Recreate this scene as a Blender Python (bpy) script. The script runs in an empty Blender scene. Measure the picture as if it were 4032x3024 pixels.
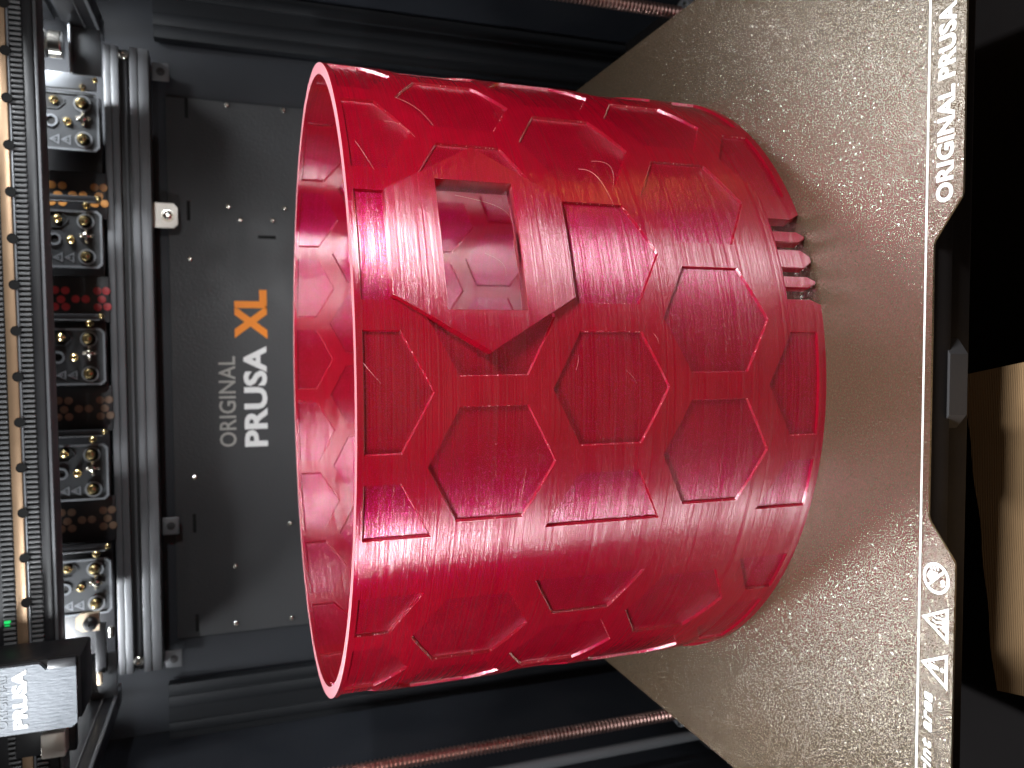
import bpy, bmesh, math, random
from math import radians as rad, sin, cos, pi
from mathutils import Vector, Matrix
from mathutils.geometry import delaunay_2d_cdt
random.seed(7)
S = 0.001                                    # everything below is written in millimetres
scene = bpy.context.scene
col = scene.collection

# ------------------------------------------------------------------ camera
cam = bpy.data.cameras.new('camera')
cam.sensor_width = 36.0; cam.sensor_fit = 'HORIZONTAL'
cam.lens = 36.0 * 3098.08 / 4032.0
cam.clip_start = 0.01; cam.clip_end = 20
rx, rroll, rz = 1.23552504, -1.94817400e-02, 4.66069234e-02
Rm = Matrix.Rotation(rz, 3, 'Z') @ Matrix.Rotation(rx, 3, 'X') @ Matrix.Rotation(rroll, 3, 'Z')
R90 = Matrix(((0, 1, 0), (-1, 0, 0), (0, 0, 1)))      # the phone was held sideways
M = (Rm @ R90).to_4x4()
M.translation = Vector((12.68, -387.16, 220.98)) * S
co = bpy.data.objects.new('camera', cam); co.matrix_world = M
col.objects.link(co); scene.camera = co
cam.dof.use_dof = True
cam.dof.focus_distance = 0.285
cam.dof.aperture_fstop = 17.0

# ------------------------------------------------------------------ world, lamps, exposure
w = bpy.data.worlds.new('World'); scene.world = w; w.use_nodes = True
bg = w.node_tree.nodes['Background']
bg.inputs['Color'].default_value = (0.85, 0.72, 0.60, 1); bg.inputs['Strength'].default_value = 0.07
scene.view_settings.view_transform = 'Standard'; scene.view_settings.look = 'None'
scene.view_settings.exposure = 0.0; scene.view_settings.gamma = 1.0
scene.cycles.max_bounces = 10
scene.cycles.diffuse_bounces = 5; scene.cycles.glossy_bounces = 5; scene.cycles.transmission_bounces = 8

def strip(name, x, y0, y1, z, tilt, power, colr, width=12):
    l = bpy.data.lights.new(name, 'AREA'); l.shape = 'RECTANGLE'
    l.size = width * S; l.size_y = (y1 - y0) * S; l.energy = power; l.color = colr
    o = bpy.data.objects.new(name, l); o.location = (x * S, (y0 + y1) / 2 * S, z * S)
    o.rotation_euler = (0, rad(tilt), 0); col.objects.link(o); return o
WHITE = (0.93, 0.97, 1.0)
strip('led_or_fill_strip', 262, -345, -240, 330, 40, 3.3, WHITE, 14)
strip('led_or_fill_strip', -262, -280, -140, 330, -40, 4.6, WHITE, 14)
for sx in (1, -1):                                   # rear LED strip ends, split by aim, and an added middle fill pair
    up = strip('led_or_fill_strip', 250 * sx, 150, 285, 398, 22 * sx, 0.9, WHITE, 12)
    up.rotation_euler = (Vector((0.05 * sx, 0.34, 0.27)) - up.location).to_track_quat('-Z', 'Y').to_euler()
    up.data.spread = rad(125)
    lo = strip('led_or_fill_strip', 272 * sx, 80, 205, 402, 22 * sx, 0.34, WHITE, 36)
    lo.rotation_euler = (Vector((0.10 * sx, -0.27, 0)) - lo.location).to_track_quat('-Z', 'Y').to_euler()
    lo.data.spread = rad(66)
    mid_fill = strip('led_or_fill_strip', 264 * sx, -90, 50, 362, 22 * sx, 0.27, WHITE, 14)  # added fill pair, aimed at the inner back wall of the cylinder
    mid_fill.rotation_euler = (Vector((-0.02 * sx, 0.16, 0.11)) - mid_fill.location).to_track_quat('-Z', 'Y').to_euler()
    mid_fill.data.spread = rad(52)
l = bpy.data.lights.new('warm_room_lamp', 'AREA'); l.shape = 'RECTANGLE'; l.size = 0.004; l.size_y = 0.10
l.energy = 0.05; l.color = (1.0, 0.45, 0.10)
o = bpy.data.objects.new('warm_room_lamp', l); o.location = (0.275, -0.170, -0.04)
o.rotation_euler = (Vector((0, -0.05, 0.10)) - Vector(o.location)).to_track_quat('-Z', 'Y').to_euler(); col.objects.link(o)
l = bpy.data.lights.new('room_light', 'AREA'); l.shape = 'RECTANGLE'; l.size = 0.9; l.size_y = 0.6
l.energy = 0.7; l.color = (1.0, 0.80, 0.62)
o = bpy.data.objects.new('room_light', l); o.location = (0.1, -1.3, 0.34)
o.rotation_euler = (Vector((0, 0, 0.05)) - Vector(o.location)).to_track_quat('-Z', 'Y').to_euler(); col.objects.link(o)

# ------------------------------------------------------------------ materials
def mat(name):
    m = bpy.data.materials.new(name); m.use_nodes = True
    nt = m.node_tree; p = nt.nodes['Principled BSDF']; return m, nt, p
def N(nt, t, **k):
    n = nt.nodes.new(t)
    for a, b in k.items(): setattr(n, a, b)
    return n
def simple(name, c, rough=0.5, metal=0.0, bump=0.0, scale=800, var=0.0, spec=0.5, aniso=None):
    m, nt, p = mat(name)
    p.inputs['Base Color'].default_value = (*c, 1); p.inputs['Roughness'].default_value = rough
    p.inputs['Metallic'].default_value = metal; p.inputs['Specular IOR Level'].default_value = spec
    tc = N(nt, 'ShaderNodeTexCoord')
    if bump or var:
        n = N(nt, 'ShaderNodeTexNoise'); n.inputs['Scale'].default_value = scale; n.inputs['Detail'].default_value = 3
        mp = N(nt, 'ShaderNodeMapping'); nt.links.new(tc.outputs['Object'], mp.inputs[0]); nt.links.new(mp.outputs[0], n.inputs['Vector'])
        if aniso: mp.inputs['Scale'].default_value = aniso
        if bump:
            b = N(nt, 'ShaderNodeBump'); b.inputs['Strength'].default_value = bump; b.inputs['Distance'].default_value = 0.0003
            nt.links.new(n.outputs['Fac'], b.inputs['Height']); nt.links.new(b.outputs[0], p.inputs['Normal'])
    if var:
        n2 = N(nt, 'ShaderNodeTexNoise'); n2.inputs['Scale'].default_value = scale * 0.05; n2.inputs['Detail'].default_value = 5
        nt.links.new(tc.outputs['Object'], n2.inputs['Vector'])
        r = N(nt, 'ShaderNodeMapRange'); r.inputs['From Min'].default_value = 0.3; r.inputs['From Max'].default_value = 0.7
        r.inputs['To Min'].default_value = max(0.02, rough - var); r.inputs['To Max'].default_value = min(1, rough + var)
        nt.links.new(n2.outputs['Fac'], r.inputs['Value']); nt.links.new(r.outputs[0], p.inputs['Roughness'])
    return m
M_panel = simple('black_powder_coat', (0.040, 0.040, 0.042), 0.46, 0, 0.8, 600, 0.08)
M_side = simple('black_side_panel', (0.009, 0.011, 0.016), 0.6, 0, 0.15, 300, 0.08)  # blue cast of scattered LED light is put into the base colour
M_beam = simple('black_anodised_aluminium', (0.12, 0.123, 0.13), 0.42, 0.3, 0.15, 900, 0.06, aniso=(0.02, 1, 1))
M_post = simple('matt_black_post', (0.008, 0.009, 0.011), 0.6, 0, 0.1, 500, 0.05, spec=0.25)
M_black = simple('black_plastic', (0.012, 0.012, 0.014), 0.4, 0, 0.1, 500, 0.1)
M_dock = simple('dark_grey_dock_plate', (0.032, 0.034, 0.037), 0.42, 0, 0.2, 900, 0.06)
M_edge = simple('pale_plate_edge', (0.19, 0.20, 0.215), 0.3, 0.3, 0, 0, 0)
M_steel = simple('bright_steel', (0.75, 0.72, 0.66), 0.18, 1.0, 0.05, 600, 0.05)
M_brass = simple('brass_pin', (0.62, 0.48, 0.24), 0.25, 1.0, 0.05, 600, 0.05)
M_rail = simple('ground_steel_rail', (0.36, 0.24, 0.15), 0.38, 0.7, 0.1, 900, 0.06)
M_belt = simple('black_rubber_belt', (0.11, 0.112, 0.115), 0.45, 0, 0.5, 1500, 0.1)
M_white = simple('white_print', (0.85, 0.85, 0.84), 0.35)
M_grey = simple('grey_print', (0.36, 0.355, 0.325), 0.45)
M_orange = simple('orange_print', (0.95, 0.28, 0.02), 0.4)
M_yellow = simple('yellow_print', (0.85, 0.50, 0.05), 0.4)
M_bracket = simple('zinc_bracket', (0.70, 0.66, 0.60), 0.35, 0.4, 0.1, 500, 0.08)
M_beige = simple('beige_plastic', (0.62, 0.50, 0.36), 0.4, 0, 0.1, 500, 0.05)
M_label = simple('brushed_label_plate', (0.12, 0.13, 0.145), 0.42, 0.1, 0.9, 900, 0.12, aniso=(1.0, 1.0, 0.22))
M_screw = simple('oiled_screw_red_reflection', (0.55, 0.34, 0.30), 0.30, 1.0, 0.1, 800, 0.05)  # oiled steel, with the cylinder's red reflection tinted into the base colour
M_heat = simple('black_heater_block', (0.010, 0.008, 0.008), 0.7, 0, 0.2, 500, 0.1, spec=0.15)
M_handle = simple('dark_grey_handle', (0.035, 0.033, 0.034), 0.6, 0, 0.1, 500, 0.05, spec=0.25)
M_floor = simple('black_printer_floor', (0.006, 0.005, 0.005), 0.9, 0, 0.2, 300, 0.1, spec=0.1)
M_dot = {'orange': simple('amber_painted_light', (0.45, 0.20, 0.05), 0.4), 'red': simple('red_painted_light', (0.55, 0.05, 0.06), 0.4),
         'brown': simple('brown_painted_light', (0.22, 0.14, 0.09), 0.4)}  # light showing in the perforations, painted as plain colour
M_green = simple('green_led_lens', (0.02, 0.6, 0.15), 0.3)
p_ = M_green.node_tree.nodes['Principled BSDF']; p_.inputs['Emission Color'].default_value = (0.02, 1, 0.2, 1); p_.inputs['Emission Strength'].default_value = 0.6

# red translucent printed plastic with layer lines
def red_plastic(name, dark=1.0):
    m, nt, p = mat(name)
    out = nt.nodes['Material Output']
    uv = N(nt, 'ShaderNodeTexCoord')                    # object space, so the pattern has no seam round the wall
    def noise(sx, sy, detail, rough=0.5):
        mp = N(nt, 'ShaderNodeMapping'); mp.inputs['Scale'].default_value = (sx * 10, sx * 10, sy * 10)
        nt.links.new(uv.outputs['Object'], mp.inputs[0])
        n = N(nt, 'ShaderNodeTexNoise'); n.inputs['Scale'].default_value = 1; n.inputs['Detail'].default_value = detail
        n.inputs['Roughness'].default_value = rough
        nt.links.new(mp.outputs[0], n.inputs['Vector']); return n
    lay = noise(0.5, 210, 3, 0.75)                         # layer lines, irregular
    lay2 = noise(30, 110, 2)                            # wobble of the wall along a layer
    mot = noise(330, 300, 2)                             # fine mottling
    big = noise(12, 18, 4)
    def mul(a, f):
        x = N(nt, 'ShaderNodeMath', operation='MULTIPLY'); nt.links.new(a, x.inputs[0]); x.inputs[1].default_value = f; return x.outputs[0]
    def add(a, b):
        x = N(nt, 'ShaderNodeMath', operation='ADD'); nt.links.new(a, x.inputs[0]); nt.links.new(b, x.inputs[1]); return x.outputs[0]
    h = add(add(mul(lay.outputs['Fac'], 1.0), mul(lay2.outputs['Fac'], 0.06)), mul(mot.outputs['Fac'], 0.02))
    b = N(nt, 'ShaderNodeBump'); b.inputs['Strength'].default_value = 0.45; b.inputs['Distance'].default_value = 0.00022
    nt.links.new(h, b.inputs['Height'])
    ramp = N(nt, 'ShaderNodeValToRGB'); ramp.color_ramp.elements[0].position = 0.3; ramp.color_ramp.elements[1].position = 0.7
    ramp.color_ramp.elements[0].color = (0.31 * dark, 0.0008, 0.012 * dark, 1); ramp.color_ramp.elements[1].color = (0.45 * dark, 0.001, 0.020 * dark, 1)
    nt.links.new(add(mul(lay.outputs['Fac'], 0.4), mul(big.outputs['Fac'], 0.6)), ramp.inputs[0])
    nt.links.new(ramp.outputs[0], p.inputs['Base Color'])
    p.inputs['Roughness'].default_value = 0.45; p.inputs['Specular IOR Level'].default_value = 0.04
    nt.links.new(b.outputs[0], p.inputs['Normal'])
    tr = N(nt, 'ShaderNodeBsdfTranslucent'); tr.inputs['Color'].default_value = (0.66 * dark, 0.001, 0.034 * dark, 1); nt.links.new(b.outputs[0], tr.inputs['Normal'])
    mx = N(nt, 'ShaderNodeMixShader'); mx.inputs[0].default_value = 0.55
    nt.links.new(p.outputs[0], mx.inputs[1]); nt.links.new(tr.outputs[0], mx.inputs[2])
    gl = N(nt, 'ShaderNodeBsdfAnisotropic'); gl.inputs['Color'].default_value = (1, 0.86, 0.87, 1)
    gl.inputs['Roughness'].default_value = 0.23; gl.inputs['Anisotropy'].default_value = -0.84; gl.inputs['Rotation'].default_value = 0.0
    tg = N(nt, 'ShaderNodeCombineXYZ'); tg.inputs[2].default_value = 1.0; nt.links.new(tg.outputs[0], gl.inputs['Tangent'])
    nt.links.new(b.outputs[0], gl.inputs['Normal'])
    fr = N(nt, 'ShaderNodeFresnel'); fr.inputs['IOR'].default_value = 1.57
    fm = N(nt, 'ShaderNodeMath', operation='MULTIPLY_ADD'); nt.links.new(fr.outputs[0], fm.inputs[0])
    fm.inputs[1].default_value = 0.55; fm.inputs[2].default_value = 0.06
    # the gloss breaks up along the layer lines and in small flecks
    mr = N(nt, 'ShaderNodeMapRange'); mr.inputs['From Min'].default_value = 0.40; mr.inputs['From Max'].default_value = 0.62
    mr.inputs['To Min'].default_value = 0.12; mr.inputs['To Max'].default_value = 2.8
    nt.links.new(add(mul(lay.outputs['Fac'], 0.72), mul(mot.outputs['Fac'], 0.28)), mr.inputs['Value'])
    fm2 = N(nt, 'ShaderNodeMath', operation='MULTIPLY', use_clamp=True); nt.links.new(fm.outputs[0], fm2.inputs[0]); nt.links.new(mr.outputs[0], fm2.inputs[1])
    # glints of light caught in the plastic, painted as magenta gloss in noise flecks
    g3 = N(nt, 'ShaderNodeBsdfAnisotropic'); g3.inputs['Color'].default_value = (1, 0.01, 0.30, 1); g3.inputs['Roughness'].default_value = 0.42
    g3.inputs['Anisotropy'].default_value = -0.6; nt.links.new(tg.outputs[0], g3.inputs['Tangent']); nt.links.new(b.outputs[0], g3.inputs['Normal'])
    mg = N(nt, 'ShaderNodeMapRange'); mg.inputs['From Min'].default_value = 0.53; mg.inputs['From Max'].default_value = 0.62; mg.inputs['To Max'].default_value = 0.28 if dark == 1.0 else 0.65
    nt.links.new(mot.outputs['Fac'], mg.inputs['Value'])
    mx3 = N(nt, 'ShaderNodeMixShader'); nt.links.new(mg.outputs[0], mx3.inputs[0]); nt.links.new(mx.outputs[0], mx3.inputs[1]); nt.links.new(g3.outputs[0], mx3.inputs[2])
    mx = mx3; fm = fm2
    mx2 = N(nt, 'ShaderNodeMixShader'); nt.links.new(fm.outputs[0], mx2.inputs[0])
    nt.links.new(mx.outputs[0], mx2.inputs[1]); nt.links.new(gl.outputs[0], mx2.inputs[2])
    nt.links.new(mx2.outputs[0], out.inputs['Surface'])
    return m
M_red = red_plastic('red_translucent_plastic'); M_redp = red_plastic('red_translucent_plastic_thin', 0.9)
M_rim = simple('sparkling_red_top_layer', (0.70, 0.24, 0.28), 0.38, 0, 1.0, 1500, 0, 0.5)
M_hair = simple('red_plastic_string', (0.85, 0.30, 0.34), 0.25)

# textured steel sheet
def pei():
    m, nt, p = mat('textured_powder_coated_steel')
    tc = N(nt, 'ShaderNodeTexCoord')
    def noise(s, d):
        n = N(nt, 'ShaderNodeTexNoise'); n.inputs['Scale'].default_value = s; n.inputs['Detail'].default_value = d
        nt.links.new(tc.outputs['Object'], n.inputs['Vector']); return n
    n1 = noise(1350, 1); n2 = noise(2700, 0)
    ad = N(nt, 'ShaderNodeMath', operation='ADD'); nt.links.new(n1.outputs['Fac'], ad.inputs[0]); nt.links.new(n2.outputs['Fac'], ad.inputs[1])
    b = N(nt, 'ShaderNodeBump'); b.inputs['Strength'].default_value = 0.8; b.inputs['Distance'].default_value = 0.00010
    nt.links.new(ad.outputs[0], b.inputs['Height']); nt.links.new(b.outputs[0], p.inputs['Normal'])
    r = N(nt, 'ShaderNodeValToRGB'); r.color_ramp.elements[0].color = (0.055, 0.038, 0.023, 1); r.color_ramp.elements[1].color = (0.078, 0.055, 0.034, 1)
    r.color_ramp.elements[0].position = 0.35; r.color_ramp.elements[1].position = 0.65
    nt.links.new(n1.outputs['Fac'], r.inputs[0]); nt.links.new(r.outputs[0], p.inputs['Base Color'])
    df = N(nt, 'ShaderNodeBsdfDiffuse'); nt.links.new(r.outputs[0], df.inputs['Color']); nt.links.new(b.outputs[0], df.inputs['Normal'])
    gl = N(nt, 'ShaderNodeBsdfAnisotropic', distribution='BECKMANN'); gl.inputs['Roughness'].default_value = 0.26
    gl.inputs['Color'].default_value = (0.62, 0.565, 0.49, 1); nt.links.new(b.outputs[0], gl.inputs['Normal'])
    mx = N(nt, 'ShaderNodeMixShader'); mx.inputs[0].default_value = 0.22
    nt.links.new(df.outputs[0], mx.inputs[1]); nt.links.new(gl.outputs[0], mx.inputs[2])
    # grains of the powder coat: small randomly tilted facets that glint
    vo = N(nt, 'ShaderNodeTexVoronoi'); vo.inputs['Scale'].default_value = 2400; nt.links.new(tc.outputs['Object'], vo.inputs['Vector'])
    sb = N(nt, 'ShaderNodeVectorMath', operation='SUBTRACT'); nt.links.new(vo.outputs['Color'], sb.inputs[0]); sb.inputs[1].default_value = (0.5, 0.5, 0.5)
    sc_ = N(nt, 'ShaderNodeVectorMath', operation='MULTIPLY'); nt.links.new(sb.outputs[0], sc_.inputs[0]); sc_.inputs[1].default_value = (0.62, 0.62, 0.1)
    ge = N(nt, 'ShaderNodeNewGeometry')
    ad2 = N(nt, 'ShaderNodeVectorMath', operation='ADD'); nt.links.new(sc_.outputs[0], ad2.inputs[0]); nt.links.new(ge.outputs['Normal'], ad2.inputs[1])
    nn = N(nt, 'ShaderNodeVectorMath', operation='NORMALIZE'); nt.links.new(ad2.outputs[0], nn.inputs[0])
    g2 = N(nt, 'ShaderNodeBsdfAnisotropic', distribution='BECKMANN'); g2.inputs['Roughness'].default_value = 0.22
    g2.inputs['Color'].default_value = (0.9, 0.86, 0.80, 1); nt.links.new(nn.outputs[0], g2.inputs['Normal'])
    sx = N(nt, 'ShaderNodeSeparateColor'); nt.links.new(vo.outputs['Color'], sx.inputs[0])
    gm = N(nt, 'ShaderNodeMapRange'); gm.inputs['From Min'].default_value = 0.45; gm.inputs['From Max'].default_value = 0.95; gm.inputs['To Max'].default_value = 0.11
    nt.links.new(sx.outputs[2], gm.inputs['Value'])
    mz = N(nt, 'ShaderNodeMixShader'); nt.links.new(gm.outputs[0], mz.inputs[0]); nt.links.new(mx.outputs[0], mz.inputs[1]); nt.links.new(g2.outputs[0], mz.inputs[2])
    nt.links.new(mz.outputs[0], nt.nodes['Material Output'].inputs['Surface'])
    return m
M_pei = pei()
def ribbed():
    m, nt, p = mat('ribbed_tan_cloth')
    tc = N(nt, 'ShaderNodeTexCoord')
    wv = N(nt, 'ShaderNodeTexWave'); wv.inputs['Scale'].default_value = 420; wv.inputs['Distortion'].default_value = 0.8
    wv.bands_direction = 'Y'
    nt.links.new(tc.outputs['Object'], wv.inputs['Vector'])
    n = N(nt, 'ShaderNodeTexNoise'); n.inputs['Scale'].default_value = 40; n.inputs['Detail'].default_value = 5; nt.links.new(tc.outputs['Object'], n.inputs['Vector'])
    r = N(nt, 'ShaderNodeValToRGB'); r.color_ramp.elements[0].color = (0.33, 0.195, 0.09, 1); r.color_ramp.elements[1].color = (0.42, 0.26, 0.13, 1)
    nt.links.new(n.outputs['Fac'], r.inputs[0]); nt.links.new(r.outputs[0], p.inputs['Base Color'])
    b = N(nt, 'ShaderNodeBump'); b.inputs['Strength'].default_value = 0.6; b.inputs['Distance'].default_value = 0.0006
    nt.links.new(wv.outputs['Fac'], b.inputs['Height']); nt.links.new(b.outputs[0], p.inputs['Normal'])
    p.inputs['Roughness'].default_value = 0.9
    return m
M_cloth = ribbed()

# ------------------------------------------------------------------ mesh helpers (millimetres in, metres out)
class MB:
    def __init__(s): s.v = []; s.f = []
    def add(s, vs, fs):
        k = len(s.v); s.v += [tuple(x) for x in vs]; s.f += [tuple(i + k for i in f) for f in fs]; return s
    def box(s, x0, x1, y0, y1, z0, z1, c=0.0):
        if c <= 0:
            vs = [(x, y, z) for x in (x0, x1) for y in (y0, y1) for z in (z0, z1)]
            return s.add(vs, [(0, 1, 3, 2), (4, 6, 7, 5), (0, 4, 5, 1), (2, 3, 7, 6), (0, 2, 6, 4), (1, 5, 7, 3)])
        bm = bmesh.new(); r = bmesh.ops.create_cube(bm, size=1)
        for v in bm.verts: v.co = Vector(((x0 + x1) / 2 + v.co.x * (x1 - x0), (y0 + y1) / 2 + v.co.y * (y1 - y0), (z0 + z1) / 2 + v.co.z * (z1 - z0)))
        bmesh.ops.bevel(bm, geom=bm.edges[:], offset=c, segments=2, affect='EDGES', profile=0.5)
        bm.verts.index_update()
        s.add([v.co[:] for v in bm.verts], [[v.index for v in f.verts] for f in bm.faces]); bm.free(); return s
    def loops(s, rings, closed=False, cap=True):
        n = len(rings[0]); vs = [p for r in rings for p in r]; fs = []
        m = len(rings)
        for a in range(m if closed else m - 1):
            b = (a + 1) % m
            for i in range(n):
                j = (i + 1) % n; fs.append((a * n + i, a * n + j, b * n + j, b * n + i))
        if cap and not closed: fs += [tuple(range(n))[::-1], tuple(range((m - 1) * n, m * n))]
        return s.add(vs, fs)
    def lathe(s, c, axis, prof, n=20, cap=True):          # prof: (distance along axis, radius)
        ax = Vector(axis).normalized(); u = ax.orthogonal().normalized(); v = ax.cross(u); c = Vector(c)
        return s.loops([[c + ax * t + (u * cos(2 * pi * i / n) + v * sin(2 * pi * i / n)) * r for i in range(n)] for t, r in prof], cap=cap)
    def ring(s, c, axis, r0, r1, h, n=28, t0=0.0):
        ax = Vector(axis).normalized(); u = ax.orthogonal().normalized(); v = ax.cross(u); c = Vector(c)
        pr = [(t0, r0), (h, r0), (h, r1), (t0, r1)]
        return s.loops([[c + ax * t + (u * cos(2 * pi * i / n) + v * sin(2 * pi * i / n)) * r for i in range(n)] for t, r in pr], closed=True)
    def prism(s, pts, basis, d0, d1):                     # pts 2d; basis (origin, U, V, W)
        o, U, V, W = [Vector(x) for x in basis]
        return s.loops([[o + U * a + V * b + W * d for a, b in pts] for d in (d0, d1)])
    def frame(s, outer, inner, basis, d0, d1):
        o, U, V, W = [Vector(x) for x in basis]
        P = lambda q, d: [o + U * a + V * b + W * d for a, b in q]
        return s.loops([P(outer, d0), P(outer, d1), P(inner, d1), P(inner, d0)], closed=True)
    def tube(s, pts, r, n=6):
        pts = [Vector(p) for p in pts]; rings = []
        for i, p in enumerate(pts):
            d = (pts[min(i + 1, len(pts) - 1)] - pts[max(i - 1, 0)]).normalized()
            u = d.cross(Vector((0.3, 0.2, 1))).normalized(); v = d.cross(u)
            rr = r(i / (len(pts) - 1)) if callable(r) else r
            rings.append([p + (u * cos(2 * pi * k / n) + v * sin(2 * pi * k / n)) * rr for k in range(n)])
        return s.loops(rings)

def link(name, me, m, parent=None, loc=(0, 0, 0)):
    o = bpy.data.objects.new(name, me); col.objects.link(o)
    if m and not me.materials: me.materials.append(m)
    if parent: o.parent = parent
    o.location = Vector(loc) * S
    return o
def build(name, mb, m, parent=None, origin=(0, 0, 0), loc=None, sharp=28, smooth=True):
    """mesh in mm about origin; placed at loc (default: origin for a thing, parent-relative for a part)"""
    og = Vector(origin)
    me = bpy.data.meshes.new(name)
    me.from_pydata([(Vector(v) - og) * S for v in mb.v], [], mb.f); me.validate()
    bm = bmesh.new(); bm.from_mesh(me); bmesh.ops.recalc_face_normals(bm, faces=bm.faces[:]); bm.to_mesh(me); bm.free()
    if smooth:
        me.shade_smooth(); me.set_sharp_from_angle(angle=rad(sharp))
    return link(name, me, m, parent, og if loc is None else loc)
def tag(o, label=None, cat=None, group=None, kind=None):
    if label: o['label'] = label
    if cat: o['category'] = cat
    if group: o['group'] = group
    if kind: o['kind'] = kind
    return o
def thing(name, label, cat, loc=(0, 0, 0), group=None):
    o = bpy.data.objects.new(name, None); o.empty_display_size = 0.01; col.objects.link(o); o.location = Vector(loc) * S
    return tag(o, label, cat, group)
def part(name, mb, m, parent, **k):                       # mesh given in the thing's own coordinates
    return build(name, mb, m, parent, loc=(0, 0, 0), **k)
def dup(root, loc):
    r = root.copy(); col.objects.link(r); r.location = Vector(loc) * S
    def rec(src, dst):
        for ch in list(src.children):
            c = ch.copy(); col.objects.link(c); c.parent = dst; rec(ch, c)
    rec(root, r); return r

def text2d(body, wid, hei, bold=0.0, shear=0.0, spacing=1.0):
    """letters as 2d mesh scaled to wid x hei, lower left at 0,0"""
    cu = bpy.data.curves.new('t', 'FONT'); cu.body = body; cu.size = 1; cu.offset = bold; cu.shear = shear; cu.space_character = spacing
    cu.resolution_u = 3
    ob = bpy.data.objects.new('t', cu); col.objects.link(ob)
    bpy.context.view_layer.update()
    dg = bpy.context.evaluated_depsgraph_get()
    me = bpy.data.meshes.new_from_object(ob.evaluated_get(dg))
    vs = [v.co.copy() for v in me.vertices]; fs = [tuple(p.vertices) for p in me.polygons]
    bpy.data.objects.remove(ob); bpy.data.meshes.remove(me); bpy.data.curves.remove(cu)
    x0 = min(v.x for v in vs); x1 = max(v.x for v in vs); y0 = min(v.y for v in vs); y1 = max(v.y for v in vs)
    vs = [((v.x - x0) / (x1 - x0) * wid, (v.y - y0) / (y1 - y0) * hei) for v in vs]
    return vs, fs
def text_part(name, body, wid, hei, basis, d0, d1, m, parent, bold=0.0, shear=0.0, spacing=1.0):
    vs, fs = text2d(body, wid, hei, bold, shear, spacing)
    o, U, V, W = [Vector(x) for x in basis]
    bm = bmesh.new()
    bv = [bm.verts.new((o + U * a + V * b + W * d0) * S) for a, b in vs]
    for f in fs:
        try: bm.faces.new([bv[i] for i in f])
        except ValueError: pass
    bmesh.ops.remove_doubles(bm, verts=bm.verts[:], dist=1e-6)
    r = bmesh.ops.extrude_face_region(bm, geom=bm.faces[:])
    bmesh.ops.translate(bm, verts=[e for e in r['geom'] if isinstance(e, bmesh.types.BMVert)], vec=W * (d1 - d0) * S)
    bmesh.ops.recalc_face_normals(bm, faces=bm.faces[:])
    me = bpy.data.meshes.new(name); bm.to_mesh(me); bm.free()
    return link(name, me, m, parent)

# ------------------------------------------------------------------ setting: the printer's chamber
tag(build('chamber_floor', MB().box(-520, 520, -1200, 330, -135, -130), M_floor), kind='structure')
# back panel with a raised sheet
back = thing('back_panel', 'black sheet metal back panel of the chamber with printed lettering', 'panel', (0, 300, -130))
part('sheet', MB().box(-299, 299, 3.2, 6, 0, 560), M_side, back)
part('raised_plate', MB().box(-222, 214, -0.5, 3.0, 30, 401, 0.6), M_panel, back)
B0 = lambda x, z: ((x, -0.5, z + 130), (1, 0, 0), (0, 0, 1), (0, -1, 0))
text_part('grey_lettering', 'ORIGINAL', 74.5, 13.2, B0(-66.6, 222.6), -0.05, 0.12, M_grey, back, 0.012, 0, 1.02)
text_part('white_lettering', 'PRUSA', 83.5, 18.6, B0(-67.3, 197.8), -0.05, 0.14, M_white, back, 0.035, 0, 1.02)
text_part('orange_lettering', 'XL', 40.5, 25.6, B0(22.3, 197.0), -0.05, 0.14, M_orange, back, 0.045, 0, 0.98)
rv = None
for x, z in [(211.4, 225.4), (211.6, 181.4), (130.1, 225.8), (119.7, 216.6), (131.0, 181.5), (120.4, 191.2), (86.6, 255.5), (-90.5, 255.7), (-134.3, 181.4), (-166.5, 225.5), (-215.1, 225.8), (-215.7, 181.2)]:
    if rv is None:
        rv = part('rivet', MB().lathe((0, 0, 0), (0, -1, 0), [(0, 2.3), (0.6, 2.2), (1.2, 1.7), (1.5, 0.9), (1.0, 0.8), (0.95, 0.1)], 12), M_steel, back)
    else:
        r = rv.copy(); col.objects.link(r); r.parent = back
        rv = r
    rv.location = Vector((x, -0.5, z + 130)) * S
def slotmesh(w_, h_): return MB().box(-w_ / 2, w_ / 2, -0.25, 0.6, -h_ / 2, h_ / 2, 0.24)
M_void = simple('opening_shade', (0.002, 0.002, 0.002), 0.9)  # shade inside slots, sockets and holes, painted near-black on solid caps
for x, z, a, b in [(206, 255.8, 15.5, 2.6), (125, 255.8, 15.5, 2.6), (-128, 256.4, 15.5, 2.6), (-210.5, 256, 14.5, 2.6), (106.3, 196, 2.6, 14)]:
    part('slot', slotmesh(a, b), M_void, back).location = Vector((x, -0.6, z + 130)) * S

# side panels and corner posts
for sgn, word in ((1, 'right'), (-1, 'left')):
    X = 300 * sgn
    sp = build('side_panel', MB().box(min(X, X + 5 * sgn), max(X, X + 5 * sgn), -100, 330, -130, 388), M_side, origin=(X, 0, -130))
    tag(sp, 'plain black side panel on the %s of the chamber' % word, 'panel')
    po = thing('corner_post', 'black slotted corner post at the back %s of the chamber' % word, 'post', (X - 20 * sgn, 290, -130))
    for a, b, y0 in ((-25, -17, -1.5), (-15.5, -6, -2), (6, 14, -2.5)):
        part('profile_rib', MB().box(min(a * sgn, b * sgn), max(a * sgn, b * sgn), y0, 9, 0, 408, 0.8), M_post, po)
    part('profile_core', MB().box(-24, 18, -0.6, 9.5, 0, 408), M_post, po)

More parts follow.
